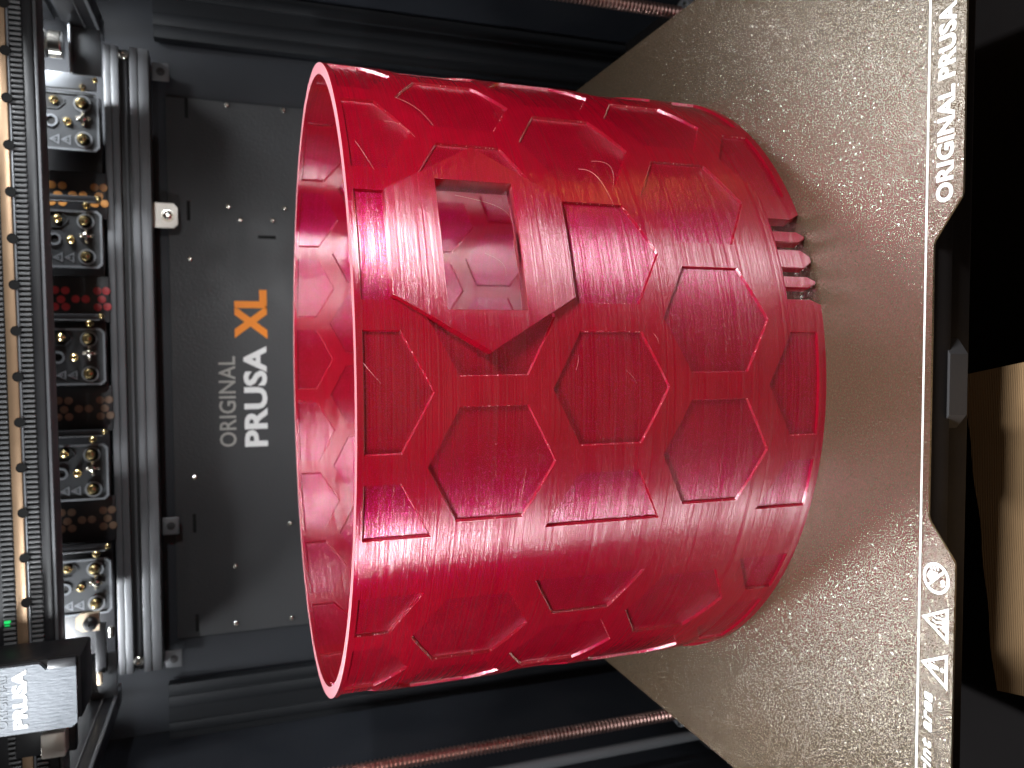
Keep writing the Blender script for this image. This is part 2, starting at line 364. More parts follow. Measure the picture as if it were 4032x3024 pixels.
# ------------------------------------------------------------------ rear beam
bm_ = thing('rear_beam', 'black slotted aluminium beam running across the back below the tool docks', 'beam', (7, 275, 295))
def beamrib(z0, z1, y): return MB().box(-242, 232, y, 14, z0, z1, 0.35)
for a, b, y in ((10.9, 15.5, -5), (5.6, 10.5, -5.4), (-7.2, -2.0, -5.4), (-14.8, -7.6, -5)):
    part('flange', beamrib(a, b, y), M_beam, bm_)
part('groove_floor', MB().box(-241.5, 231.5, 2, 13, -2.6, 6.0), M_black, bm_)
part('groove_bead', MB().box(-241, 231, -1, 3, 0.6, 2.6, 0.4), M_beam, bm_)
for x in (-233, 226):
    part('slot_screw', MB().lathe((x, -3, 1.8), (0, -1, 0), [(0, 3.8), (2, 3.8), (3, 3.0), (3.1, 1.6), (1.6, 1.5)], 18), M_steel, bm_)
tag(build('dock_shade_board', MB().box(-246, 200, 273, 277, 313, 372, 0.8), M_black, origin=(0, 275, 313)), 'added black board keeping the gaps behind the tool docks dark', 'board')  # added board, darkens the gaps where the lit back sheet would show
# brackets hanging under the beam
br = thing('corner_bracket', 'shiny white corner bracket with a rivet under the rear beam', 'bracket', (118, 286, 280))
part('plate', MB().prism([(-9.5, 0.8), (-9.5, -14), (-6.5, -17), (6.5, -17), (9.5, -14), (9.5, 0.8)], ((0, 0, 0), (1, 0, 0), (0, 0, 1), (0, -1, 0)), -1, 1), M_bracket, br)
part('rivet', MB().lathe((0, -1, -9.8), (0, -1, 0), [(0, 5), (0.5, 4.8), (0.6, 3.4), (1.6, 3.1), (2.4, 1.8), (2.0, 1.2)], 20), M_steel, br)
part('bent_tab', MB().box(-9.5, 9.5, -7, -1.2, 0.5, 1.8, 0.4), M_beige, br)
for i, (x, w1) in enumerate(((228, 'at the right end'), (-126, 'left of the lettering'), (-233, 'at the left end'))):
    b2 = thing('corner_bracket', 'small black corner bracket under the rear beam, %s' % w1, 'bracket', (x, 286, 280))
    part('plate', MB().box(-7, 7, -1, 1, -13, -0.5, 0.8), M_beam, b2)
    part('rivet', MB().lathe((0, -1, -7), (0, -1, 0), [(0, 3.2), (0.6, 3.0), (0.8, 1.8), (1.4, 1.2)], 14), M_handle, b2)

# side beams running forward from the ends of the rear beam
for sgn, word in ((1, 'right'), (-1, 'left')):
    X = 244 * sgn
    sb = thing('side_beam', 'black aluminium side beam at the %s with pale lower edge' % word, 'beam', (X, 60, 312))
    part('rail_body', MB().box(-4, 10, -260, 205, -3.5, 18, 1.0) if sgn > 0 else MB().box(-10, 4, -260, 205, -3.5, 18, 1.0), M_black, sb)
    part('pale_edge', MB().box(-5.2, -3.8, -258, 204, -3.8, -1.6, 0.3) if sgn > 0 else MB().box(3.8, 5.2, -258, 204, -3.8, -1.6, 0.3), M_edge, sb)
    part('upper_rib', MB().box(-5.0, -3.7, -258, 204, 5.0, 6.0, 0.3) if sgn > 0 else MB().box(3.7, 5.0, -258, 204, 5.0, 6.0, 0.3), M_beam, sb)
    ub = thing('upper_beam', 'grey slotted beam on the %s rising towards the viewer' % word, 'beam', (256 * sgn, 60, 340))
    for a, b in ((-8, -0.5), (3, 12)):
        part('flange', MB().box(0 if sgn > 0 else -12, 12 if sgn > 0 else 0, -230, 222, a, b, 1.2), M_beam, ub)
    part('groove', MB().box(3 if sgn > 0 else -11, 11 if sgn > 0 else -3, -229, 221, -1, 3.4), M_black, ub)
    # grey plate with a bright folded edge
    px = 228 * sgn
    pl = thing('grey_plate', 'smooth grey sheet plate with a bright folded edge beside the %s end of the beam' % word, 'plate', (px, 243, 308))
    part('plate', MB().box(-21.5, 21.5, -1, 1, 0, 18.5, 0.5), M_dock, pl)
    part('folded_edge', MB().box(-21.5, 21.5, -5, -1.2, 18.0, 19.6, 0.5), M_edge, pl)
    part('screw', MB().lathe((20 * sgn, -1, 2.5), (0, -1, 0), [(0, 1.6), (0.8, 1.5), (1.2, 0.8)], 10), M_steel, pl)
# belt pulley at the back right
pu = thing('belt_pulley', 'shiny steel belt pulley beside the right grey plate', 'pulley', (222, 232, 330))
part('drum', MB().lathe((0, 0, 0), (0, 0, 1), [(0, 8.5), (0.8, 9), (7.5, 9), (8, 8.2)], 32), M_steel, pu)
part('axle', MB().lathe((0, 0, 8), (0, 0, 1), [(0, 3.5), (9, 3.5)], 16), M_steel, pu)
g = MB()
rings = []
for t in (11, 14.5):
    rings.append([(cos(2 * pi * i / 40) * (8.2 if i % 2 else 7.2), sin(2 * pi * i / 40) * (8.2 if i % 2 else 7.2), t) for i in range(40)])
part('toothed_wheel', g.loops(rings), M_steel, pu, sharp=15)
part('flange', MB().lathe((0, 0, 10), (0, 0, 1), [(0, 9), (0.9, 9)], 28), M_beam, pu)

# ------------------------------------------------------------------ tool docks
def dome(c, r, h, n=14): return MB().lathe(c, (0, -1, 0), [(0, r), (h * 0.35, r * 0.96), (h * 0.75, r * 0.7), (h, r * 0.45), (h * 0.7, r * 0.38), (h * 0.65, 0.05)], n)
def tri_frame(cx, cz, s, t, basis, d0, d1):
    def tri(k): return [(cx - s * 0.55 * k, cz - s * 0.36 * k), (cx + s * 0.55 * k, cz - s * 0.36 * k), (cx, cz + s * 0.64 * k)]
    return MB().frame(tri(1), tri(1 - t), basis, d0, d1)
dock = thing('tool_dock', 'tool dock plate', 'tool dock', (0, 257, 312), 'tool docks hanging in a row above the rear beam')
fb = ((0, 0, 0), (1, 0, 0), (0, 0, 1), (0, -1, 0))
def rrect(x0, x1, z0, z1, c): return [(x0 + c, z0), (x1 - c, z0), (x1, z0 + c), (x1, z1 - c), (x1 - c, z1), (x0 + c, z1), (x0, z1 - c), (x0, z0 + c)]
part('plate', MB().prism(rrect(-20, 20, 0.6, 60, 2.6), fb, -2, 2), M_dock, dock)
part('raised_edge', MB().frame(rrect(-20.6, 20.6, 0, 60.6, 2.9), rrect(-19.2, 19.2, 1.4, 59.2, 2.3), fb, 0.4, 2.9), M_edge, dock)
for px, pz in ((12.8, 10.6), (-12.6, 10.2)):
    part('pin_collar', MB().ring((px, -2, pz), (0, -1, 0), 4.6, 5.7, 0.9, 26), M_edge, dock)
    part('socket', MB().lathe((px, -1.95, pz), (0, -1, 0), [(0, 4.6), (0.12, 4.55)], 24), M_void, dock)
    part('locating_pin', MB().lathe((px + 0.3, -2, pz + 0.6), (0, -1, 0), [(0, 3.5), (3.5, 3.3), (4.8, 2.4), (5.1, 1.6), (5.2, 0.05)], 20), M_brass, dock)
for px, pz in ((14.2, 28.6), (-0.2, 38.6), (-0.4, 20.4)):
    part('screw', dome((px, -2, pz), 2.9, 2.2), M_brass, dock)
part('hole_collar', MB().ring((-0.4, -2, 30.8), (0, -1, 0), 3.0, 4.4, 0.8, 26), M_edge, dock)
part('hole', MB().lathe((-0.4, -1.95, 30.8), (0, -1, 0), [(0, 3.0), (0.1, 2.9)], 20), M_void, dock)
for pz in (20.9, 28.2):
    part('warning_triangle', tri_frame(-13.3, pz, 6.6, 0.42, fb, 1.9, 2.25), M_edge, dock)
    part('exclamation_mark', MB().box(-13.7, -12.9, -2.3, -1.9, pz - 0.6, pz + 1.6), M_edge, dock)
text_part('yellow_mark', 'P', 5.6, 5.4, ((-18.6, 0, 36.2), (1, 0, 0), (0, 0, 1), (0, -1, 0)), 1.95, 2.2, M_yellow, dock, 0.05)
text_part('grey_mark', 'Te', 6.0, 4.4, ((-11.8, 0, 36.6), (1, 0, 0), (0, 0, 1), (0, -1, 0)), 1.95, 2.15, M_edge, dock, 0.02)
part('slot_recess', MB().prism(rrect(8.6, 18.9, 22.5, 52, 4), fb, 1.8, 2.08), M_void, dock)
part('slot_lip', MB().frame(rrect(8.0, 19.2, 21.8, 53, 4.4), rrect(8.6, 18.9, 22.5, 52, 4), fb, 1.9, 2.5), M_dock, dock)
lt = part('latch_screw', MB().lathe((2.6, -2, 10.2), (0, -1, 0), [(0, 2.4), (2.2, 2.2), (3.0, 1.2), (3.1, 0.05)], 16), M_steel, dock)
for dx, dz in ((3.9, 0), (-3.9, 0), (0, 3.6), (0, -3.6)):
    part('latch_ear', dome((2.6 + dx, -2, 10.2 + dz), 1.7, 1.8, 10), M_steel, dock)
part('side_rail', MB().box(26.5, 31, -4, 2, 2, 60, 0.6), M_black, dock)
part('side_rail_edge', MB().box(26.2, 27.0, -4.6, -3.8, 3, 60, 0.2), M_beam, dock)
part('side_screw', dome((24.2, -3, 9.6), 2.8, 2.6), M_brass, dock)
part('side_screw', dome((29.5, -4, 1.8), 2.0, 2.0), M_brass, dock)
spots = [(177, 'at the right end, beside a bright strip'), (93.3, 'second from the right, beside perforations painted with amber light'), (8.6, 'in the middle, left of perforations painted with red light'),
         (-75.8, 'second from the left, beside perforations painted with dim brown light'), (-160.4, 'at the left end, nearest the print head')]
for i, (x, wds) in enumerate(spots):
    d = dock if i == 0 else dup(dock, (x, 257, 312))
    d.location = Vector((x, 257, 312)) * S
    d['label'] = 'dark grey tool dock plate ' + wds
ss = build('steel_strip', MB().box(199.2, 210.5, 252, 256, 313, 372, 0.8), M_edge, origin=(204, 254, 313)); tag(ss, 'bright polished steel strip beside the rightmost tool dock', 'strip')
# honeycomb perforated panels between the docks, light in their openings painted on discs
base = [(6.4, 33.7), (-0.4, 30), (6.2, 27), (-5.8, 34), (-5.8, 27), (0, 20.4), (0, 13.8), (6.2, 6), (0, 3.2), (-5.8, 6), (6.3, 0.2), (-5.4, -0.4)]
for x, c, wd in ((133 - 6, 'orange', 'amber'), (51, 'red', 'red'), (-30, 'brown', 'dim brown'), (-113, 'brown', 'faint brown')):
    pp = thing('perforated_panel', 'black perforated panel with %s light painted in its round openings between two tool docks%s' % (wd, {'amber': ' at the right', 'red': ' right of centre', 'dim brown': ' left of centre', 'faint brown': ' at the left'}[wd]), 'panel', (x, 268, 312))
    part('panel', MB().box(-17, 17, -1, 1, -2, 62, 0.5), M_black, pp)
    for dx, dz in base:
        part('light_dot', MB().lathe((dx, -0.95, dz), (0, -1, 0), [(0, 2.9), (0.3, 2.7), (0.4, 2.0)], 14), M_dot[c], pp)

# ------------------------------------------------------------------ gantry: beam, rail, belts
ga = thing('gantry', 'black moving gantry across the top with steel rail and toothed belts', 'gantry', (0, 110, 330))
ga.rotation_euler = (0, -rad(0.34), 0)
part('beam', MB().box(-290, 290, 3, 36, -3, 40, 1), M_black, ga)
part('lower_bar', MB().box(-290, 290, -1, 20, -8.3, -3.4, 0.7), M_black, ga)
part('bar_lip', MB().box(-290, 290, 0, 18, -10.2, -8.4, 0.4), M_beam, ga)
part('rail', MB().box(-290, 290, -2.2, 2.9, 4.2, 9.6, 0.5), M_rail, ga)
part('rail_edge', MB().box(-290, 290, -1.0, 2.9, 3.0, 4.1, 0.2), M_edge, ga)
def belt(z0, z1, nm):
    bb = part(nm, MB().box(-290, 290, 1.0, 2.6, z0, z1, 0.2), M_black, ga)
    t = MB()
    for k in range(205):
        x = -287 + k * 2.8
        t.box(x, x + 1.4, -1.0, 1.1, z0 + 0.2, z1 - 0.2, 0.25)
    tt = part('belt_teeth', t, M_belt, bb); tt['kind'] = 'stuff'
belt(-3.2, 3.0, 'belt'); belt(10.2, 16.6, 'belt')
hm = None
for k in range(20):
    x = 199.3 + 50 - 25.05 * k
    if x < -150: break
    if hm is None: hm = part('rail_bolt_hole', MB().lathe((0, 0, 0), (0, -1, 0), [(0, 2.7), (0.5, 2.7), (0.6, 2.5), (0.35, 2.3), (0.3, 0.1)], 16), M_void, ga)
    else:
        h2 = hm.copy(); col.objects.link(h2); h2.parent = ga; hm = h2
    hm.location = Vector((x, -2.0, 4.5)) * S
part('indicator', MB().box(-139, -136, -1, 1, 13, 16, 0.4), M_green, ga)

# ------------------------------------------------------------------ print head at the left
ph = thing('print_head', 'black print head with bright brushed label plate at the left end of the gantry', 'print head', (-167, 72, 304))
part('housing', MB().box(-15.2, 19, 3.4, 34, -2, 50, 1.6), M_black, ph)
part('label_plate', MB().prism([(-17.6, 2.6), (-15.5, 0), (14.6, 0), (16.4, 2), (16.4, 11), (14.4, 14), (17.8, 17), (17.8, 48), (-17.6, 48)], fb, -3.2, 0), M_label, ph)
text_part('lettering', 'PRUSA', 30.5, 6.6, ((-14.7, 0, 22.6), (1, 0, 0), (0, 0, 1), (0, -1, 0)), -0.05, 0.4, M_white, ph, 0.04)
text_part('lettering', 'ORIGINAL', 27.5, 4.9, ((-14.2, 0, 31.6), (1, 0, 0), (0, 0, 1), (0, -1, 0)), -0.05, 0.3, M_edge, ph, 0.01)
part('corner_notch', MB().box(14.9, 20, -1.5, 3, -0.5, 13, 0.8), M_black, ph)
ck = thing('belt_clamp', 'white belt clamp block under the left end of the print head', 'clamp', (-202, 95, 310))
part('block', MB().box(-7, 7, -4, 6, 3.5, 15.5, 1.2), M_bracket, ck)
part('base', MB().box(-9, 8, 6.2, 12, 0, 30, 1), M_black, ck)
nb = thing('nozzle_bracket', 'beige collar holding a black bolt left of the leftmost tool dock', 'bracket', (-183, 236, 318))
part('collar', MB().prism([(-4.5, 0), (8.5, 0), (8.5, 12), (5.5, 15), (-1.5, 15), (-4.5, 11)], fb, -3, 0), M_beige, nb)
part('bolt', MB().lathe((1.2, 0, 5.5), (0, -1, 0), [(0, 5), (3, 4.8), (5, 3), (5.4, 1), (4.2, 0.5)], 20), M_black, nb)
part('arm', MB().box(-36, 0, 0.2, 5, -4, 3, 0.8), M_black, nb)
part('arm_tip', MB().box(-44, -35, -2, 3, -1, 2.4, 0.9), M_beige, nb)
part('shiny_bolt', MB().lathe((-6, -1, -8), (1, 0, 0), [(-4, 1.6), (-3.4, 2.2), (3.4, 2.2), (4, 1.6)], 14), M_steel, nb)

# ------------------------------------------------------------------ lead screws
for sgn, word in ((1, 'right'), (-1, 'left')):
    X = {1: 255, -1: -261}[sgn]
    ls = thing('lead_screw', 'threaded steel lead screw with red reflections tinted in, standing %s of the print bed' % word, 'lead screw', (X, 120, -128))
    prof = []
    z = 0.0
    while z < 330: prof += [(z, 3.6), (z + 0.9, 4.6), (z + 1.5, 4.6), (z + 2.4, 3.6)]; z += 3.0
    part('threaded_rod', MB().lathe((0, 0, 0), (0, 0, 1), prof, 20), M_screw, ls, sharp=20)
    part('nut_flange', MB().lathe((0, 0, 36), (0, 0, 1), [(0, 10), (5, 10), (5.6, 9.2)], 28), M_beam, ls)
    for a in range(4):
        part('flange_bolt', MB().lathe((7.4 * cos(a * pi / 2 + .6), 7.4 * sin(a * pi / 2 + .6), 41.5), (0, 0, 1), [(0, 1.6), (1.4, 1.5), (1.6, 0.8)], 10), M_steel, ls)
    rod = thing('guide_rod', 'plain dark guide rod behind the %s lead screw' % word, 'rod', (X + 24 * sgn, 128, -128))
    part('rod', MB().lathe((0, 0, 0), (0, 0, 1), [(0, 4), (330, 4)], 20), M_beam, rod)
    part('foot', MB().box(-9, 9, -9, 9, 0, 14, 1), M_black, rod)

# ------------------------------------------------------------------ print bed: heater, sheet, marks
hb = thing('heated_bed', 'black heated bed block under the steel sheet with grey front handle', 'heated bed', (0, 0, -22))
part('heater_block', MB().box(-186, 186, -179, 186, 0, 21.2, 1.0), M_heat, hb)
part('front_lip', MB().box(-186, 186, -182, -179.2, 12, 21.0, 0.5), M_heat, hb)
part('handle', MB().prism([(-16, 0), (-10.5, -4.5), (10.5, -4.5), (16.5, 0)], ((0, -178.5, 0), (1, 0, 0), (0, 1, 0), (0, 0, 1)), 5.5, 13.5), M_handle, hb)

st = thing('steel_sheet', 'brown grey textured steel print sheet with white printed marks', 'print sheet', (0, 0, 0))
outline = [(-187, -194), (-58.5, -194), (-57.2, -193.4), (-46.2, -183.8), (-44.6, -183.1), (47.3, -183.1), (48.6, -183.6), (61.3, -193.6), (62.8, -194.1), (187, -194), (188, -193), (188, 186), (186, 188), (-186, 188), (-188, 186), (-188, -193)]
part('sheet', MB().prism(outline, ((0, 0, 0), (1, 0, 0), (0, 1, 0), (0, 0, 1)), -0.75, 0.0), M_pei, st, smooth=False)
part('print_area_line', MB().prism([(-187, -180.45), (187, -180.45), (187, -179.75), (-187, -179.75)], ((0, 0, 0), (1, 0, 0), (0, 1, 0), (0, 0, 1)), -0.05, 0.08), M_white, st, smooth=False)
FB = lambda x, y: ((x, y, 0), (1, 0, 0), (0, 1, 0), (0, 0, 1))
text_part('lettering', 'ORIGINAL PRUSA', 64.2, 6.6, FB(60.6, -190.4), -0.05, 0.08, M_white, st, 0.03, 0, 1.03)
text_part('lettering', 'XL', 11, 6.6, FB(127.6, -190.4), -0.05, 0.08, M_white, st, 0.03, 0, 1.03)
text_part('lettering', 'area', 13.4, 3.3, FB(-118.4, -186.2), -0.05, 0.08, M_white, st, 0.025, 0.25, 1.15)
text_part('lettering', 'print', 17, 5.2, FB(-138.4, -187.3), -0.05, 0.08, M_white, st, 0.025, 0.25, 1.15)
FZ = FB(0, 0)
def ngon(cx, cy, r, n=28): return [(cx + r * cos(2 * pi * i / n), cy + r * sin(2 * pi * i / n)) for i in range(n)]
def tri2(cx, k): return [(cx - 6.0 * k, -188.2 - 3.8 * k), (cx + 6.0 * k, -188.2 - 3.8 * k), (cx + 0.2, -188.2 + 7.0 * k)]
for cx in (-95.4, -79.7):
    part('warning_triangle', MB().frame(tri2(cx, 1), tri2(cx, 0.74), FZ, -0.05, 0.08), M_white, st, smooth=False)
e = MB().prism([(-95.9, -188.4), (-94.9, -188.4), (-94.5, -184.6), (-96.3, -184.6)], FZ, -0.05, 0.08); e.prism(ngon(-95.4, -189.8, 0.75, 12), FZ, -0.05, 0.08)
part('exclamation_mark', e, M_white, st, smooth=False)
hm_ = MB().prism([(-82.4, -190.9), (-77.2, -190.9), (-77.6, -189.7), (-82.0, -189.7)], FZ, -0.05, 0.09)
for k in range(3):
    x = -81.2 + k * 1.5
    for q in range(6):
        a, b = -189.4 + q * 0.6, -189.4 + (q + 1) * 0.6
        xa, xb = x + 0.28 * sin(q * 1.3), x + 0.28 * sin((q + 1) * 1.3)
        hm_.prism([(xa - .26, a), (xa + .26, a), (xb + .26, b), (xb - .26, b)], FZ, -0.05, 0.081 + 0.001 * (q % 2))
part('hot_surface_symbol', hm_, M_white, st, smooth=False)
part('prohibition_ring', MB().frame(ngon(-65.0, -186.8, 5.3), ngon(-65.0, -186.8, 4.3), FZ, -0.05, 0.08), M_white, st, smooth=False)
part('prohibition_slash', MB().prism([(-68.7, -183.6), (-68.1, -183.0), (-61.3, -190.0), (-61.9, -190.6)], FZ, -0.05, 0.095), M_white, st, smooth=False)
hd = MB().prism([(-66.8, -184.9), (-64.9, -183.0), (-62.8, -184.1), (-62.9, -187.4), (-65.0, -187.6)], FZ, -0.05, 0.085)
hd.prism([(-67.4, -189.4), (-65.6, -188.4), (-64.8, -189.6), (-66.6, -190.4)], FZ, -0.05, 0.087)
for k in range(3): hd.prism([(-62.4 + k * .1, -184.6 - k * 1.3), (-60.9 + k * .1, -184.2 - k * 1.3), (-60.9 + k * .1, -184.9 - k * 1.3), (-62.4 + k * .1, -185.3 - k * 1.3)], FZ, -0.05, 0.084)
part('hand_symbol', hd, M_white, st, smooth=False)

# ------------------------------------------------------------------ tan ribbed cloth below the bed
cl = MB()
nx, ny = 26, 14
P = [(1.5, -144.6), (-122.2, -162.5), (-104, -250), (24, -250)]
def q2(u, v):
    a = Vector(P[0]).lerp(Vector(P[1]), u); b = Vector(P[3]).lerp(Vector(P[2]), u); return a.lerp(b, v)
vs = []; fs = []
for top in (0, 1):
    for j in range(ny + 1):
        for i in range(nx + 1):
            p = q2(i / nx, j / ny); wob = 0.35 * sin(i * 0.35 + j * .15)
            if j == 0: p.y += 0.4 * sin(i * 0.9)
            vs.append((p.x, p.y, -62 + wob + (3.0 if top else 0)))
n1 = (nx + 1) * (ny + 1)
for j in range(ny):
    for i in range(nx):
        a = j * (nx + 1) + i; fs.append((a, a + nx + 1, a + nx + 2, a + 1)); fs.append((a + n1, a + n1 + 1, a + n1 + nx + 2, a + n1 + nx + 1))
bd = [i for i in range(nx + 1)] + [j * (nx + 1) + nx for j in range(1, ny + 1)] + [ny * (nx + 1) + i for i in range(nx - 1, -1, -1)] + [j * (nx + 1) for j in range(ny - 1, 0, -1)]
for k in range(len(bd)):
    a, b = bd[k], bd[(k + 1) % len(bd)]; fs.append((a, b, b + n1, a + n1))
cl.add(vs, fs)
tag(build('folded_cloth', cl, M_cloth, origin=(-55, -190, -62), sharp=60), 'tan ribbed cloth lying in the dark below the front of the bed', 'cloth')
bx_ = build('cloth_stand', MB().box(-112, 18, -258, -168, -129, -66, 2), M_floor, origin=(-40, -200, -129)); tag(bx_, 'black step of the printer frame under the tan cloth', 'step')

# ------------------------------------------------------------------ the red printed cylinder
CX, CY, RO, HH = -2.876, 14.726, 147.96, 185.09
RI = 143.2; K = pi / 180 * RO                       # mm of wall per degree
T0 = -24.0                                           # the wall is unrolled from here
def cen(t):                                          # centre angle of column t (half steps for the other rows)
    return -19.2 + 19.8 * t if t <= 4 else -19.2 + 79.2 + (t - 4) * (350.5 - 79.2) / 14
HW, HF, HA = 7.95 * K, 12.2, 23.2
ZL, ZH = 3.4, 182.9
def clip(poly, ax, val, keep_less):
    out = []
    for i in range(len(poly)):
        a, b = poly[i], poly[(i + 1) % len(poly)]
        ia = (a[ax] <= val) if keep_less else (a[ax] >= val); ib = (b[ax] <= val) if keep_less else (b[ax] >= val)
        if ia: out.append(a)
        if ia != ib:
            t = (val - a[ax]) / (b[ax] - a[ax]); out.append((a[0] + (b[0] - a[0]) * t, a[1] + (b[1] - a[1]) * t))
    return out
def inset(poly, d):                                  # convex polygon, counter-clockwise
    n = len(poly); ls = []
    for i in range(n):
        a = Vector(poly[i]); b = Vector(poly[(i + 1) % n]); e = (b - a).normalized(); nn = Vector((-e.y, e.x)); ls.append((a + nn * d, e))
    out = []
    for i in range(n):
        p, e = ls[i - 1]; q, f = ls[i]; den = e.x * f.y - e.y * f.x
        t = ((q.x - p.x) * f.y - (q.y - p.y) * f.x) / den; out.append((p.x + e.x * t, p.y + e.y * t))
    return out
def ccw(poly):
    a = sum(poly[i][0] * poly[(i + 1) % len(poly)][1] - poly[(i + 1) % len(poly)][0] * poly[i][1] for i in range(len(poly)))
    return poly if a > 0 else poly[::-1]
hexes = []
for row, (z, off) in enumerate(((138.5, 0.5), (49.1, 0.5), (182.6, 0), (93.9, 0), (3.9, 0))):
    for k in range(19 if off == 0 else 18):
        c = cen(k + off) * K
        if z < 10 and k == 2: continue
        h = [(c + HW, z + HF), (c, z + HA), (c - HW, z + HF), (c - HW, z - HF), (c, z - HA), (c + HW, z - HF)]
        h = clip(h, 1, ZH, True); h = clip(h, 1, ZL, False)
        if off == 0 and k == 0: h = clip(h, 0, c, False)
        if off == 0 and k == 18: h = clip(h, 0, c, True)
        h = ccw(h)
        # drop near-duplicate corners
        hh = [p for i, p in enumerate(h) if (Vector(p) - Vector(h[i - 1])).length > 0.05]
        if len(hh) >= 3: hexes.append(hh)
CART = ccw([(36.2 * K, 139.2), (28.3 * K, 107.2), (12.9 * K, 107.4), (5.4 * K, 140.4), (12.9 * K, 173.2), (28.1 * K, 173.2)])
WIN = ccw([(11.1 * K, 126.1), (30.15 * K, 126.1), (30.15 * K, 154.7), (11.1 * K, 154.7)])
VENT = ccw([(13.6 * K, 15.9), (13.6 * K, 5.0), (27.55 * K, 5.0), (27.55 * K, 15.9)])
VENT2 = ccw([(13.6 * K, 5.0), (12.8 * K, 0), (28.6 * K, 0), (27.55 * K, 5.0)])
def edist(poly, x, y):                               # >0 inside
    m = 1e9; n = len(poly)
    for i in range(n):
        ax, ay = poly[i]; bx, by = poly[(i + 1) % n]; L = math.hypot(bx - ax, by - ay)
        m = min(m, ((bx - ax) * (y - ay) - (by - ay) * (x - ax)) / L)
    return m
BEV, DEP, DEPI = 0.35, 1.1, 0.9
insets = [inset(h, BEV) for h in hexes]
boxes = [(min(p[0] for p in h), max(p[0] for p in h), min(p[1] for p in h), max(p[1] for p in h)) for h in hexes]
def which(x, y, polys, tol):
    for i, b in enumerate(boxes):
        if b[0] - 1 < x < b[1] + 1 and b[2] - 1 < y < b[3] + 1 and edist(polys[i], x, y) > tol: return i
    return -1
def hexd(x, y):
    i = which(x, y, hexes, 1e-4)
    return 0.0 if i < 0 else min(1.0, max(0, edist(hexes[i], x, y) / BEV))

def triangulate(x0, x1, z0, z1, loops_, step, zs):
    vs = []; es = []
    def loop(p):
        k = len(vs); vs.extend(p); es.extend([(k + i, k + (i + 1) % len(p)) for i in range(len(p))])
    def seg(a, b):
        k = len(vs); vs.extend([a, b]); es.append((k, k + 1))
    loop([(x0, z0), (x1, z0), (x1, z1), (x0, z1)])
    for p in loops_: loop(p)
    n = int(round((x1 - x0) / step))
    for i in range(1, n): seg((x0 + (x1 - x0) * i / n, z0), (x0 + (x1 - x0) * i / n, z1))
    for z in zs: seg((x0, z), (x1, z))
    r = delaunay_2d_cdt([Vector(v) for v in vs], es, [], 0, 1e-5)
    return r[0], r[2]

def wall_objects(V, F, classify, ro, ri, name_of, xwrap=None):
    """split triangles by class, make closed slabs (outer skin, inner skin, and walls where wanted)"""
    groups = {}
    for f in F:
        cx = sum(V[i].x for i in f) / 3; cy = sum(V[i].y for i in f) / 3
        c = classify(cx, cy)
        if c is None: continue
        groups.setdefault(c, []).append(f)
    return groups
def pol(x, z, r):
    a = x / K * pi / 180
    return (sin(a) * r * S, -cos(a) * r * S, z * S)
def slab(name, V, F, fo, fi, m, parent, rimmat=None, wall_test=None, sharp=24):
    key = {}; verts = []; uvs = []
    def vid(i, side):
        x, z = V[i].x, V[i].y; r = fo(x, z) if side == 0 else fi(x, z)
        p = pol(x, z, r); k = (round(p[0] * 2e5), round(p[1] * 2e5), round(p[2] * 2e5), side)
        if k not in key: key[k] = len(verts); verts.append(p)
        return key[k]
    faces = []; fuv = []; mats = []; cnt = {}
    for f in F:
        a = [vid(i, 0) for i in f]; b = [vid(i, 1) for i in f]
        if len(set(a)) < 3: continue
        faces.append(a); fuv.append([(V[i].x / 100, V[i].y / 100) for i in f]); mats.append(0)
        if len(set(b)) == 3:
            faces.append(b[::-1]); fuv.append([(V[i].x / 100, V[i].y / 100) for i in f][::-1]); mats.append(0)
        for k in range(3):
            i, j = f[k], f[(k + 1) % 3]; e = tuple(sorted((vid(i, 0), vid(j, 0))))
            cnt.setdefault(e, []).append((i, j))
    for e, l_ in cnt.items():
        if len(l_) != 1: continue
        i, j = l_[0]
        if wall_test and not wall_test(V[i], V[j]): continue
        faces.append([vid(j, 0), vid(i, 0), vid(i, 1), vid(j, 1)])
        fuv.append([(V[j].x / 100, V[j].y / 100), (V[i].x / 100, V[i].y / 100), (V[i].x / 100, V[i].y / 100 + .04), (V[j].x / 100, V[j].y / 100 + .04)])
        mats.append(1 if rimmat and V[i].y > HH - 0.01 and V[j].y > HH - 0.01 else 0)
    me = bpy.data.meshes.new(name); me.from_pydata(verts, [], faces)
    ul = me.uv_layers.new(name='UVMap'); k = 0
    flat = [c for u in fuv for q in u for c in q]
    ul.data.foreach_set('uv', flat)
    me.materials.append(m)
    if rimmat: me.materials.append(rimmat)
    me.polygons.foreach_set('material_index', mats)
    me.shade_smooth(); me.set_sharp_from_angle(angle=rad(sharp)); me.update()
    return link(name, me, None, parent)

X0, X1 = T0 * K, (T0 + 360) * K
V, F = triangulate(X0, X1, 0, HH, hexes + insets + [WIN, VENT, VENT2], 1.5 * K, (15.9, 70, 110, 160, 183.6))
cyl = thing('printed_cylinder', 'large red translucent 3D printed cylinder with hexagon relief and a small window', 'cylinder', (CX, CY, 0))
groups = {}
for f in F:
    cx = sum(V[i].x for i in f) / 3; cy = sum(V[i].y for i in f) / 3
    if edist(WIN, cx, cy) > 0 or edist(VENT, cx, cy) > 0 or edist(VENT2, cx, cy) > 0: continue
    i = which(cx, cy, insets, 0)
    groups.setdefault(i, []).append(f)
def fo(x, z): return RO - DEP * hexd(x, z) + 0.06 * sin(17 * x / RO) * sin(z * 0.03)
def fi(x, z): return RI + DEPI * hexd(x, z)
hexedge = lambda a, b: abs(edist(WIN, (a.x + b.x) / 2, (a.y + b.y) / 2)) < 0.02 or which((a.x + b.x) / 2, (a.y + b.y) / 2, hexes, 0.2) < 0   # no wall where a panel fills the opening
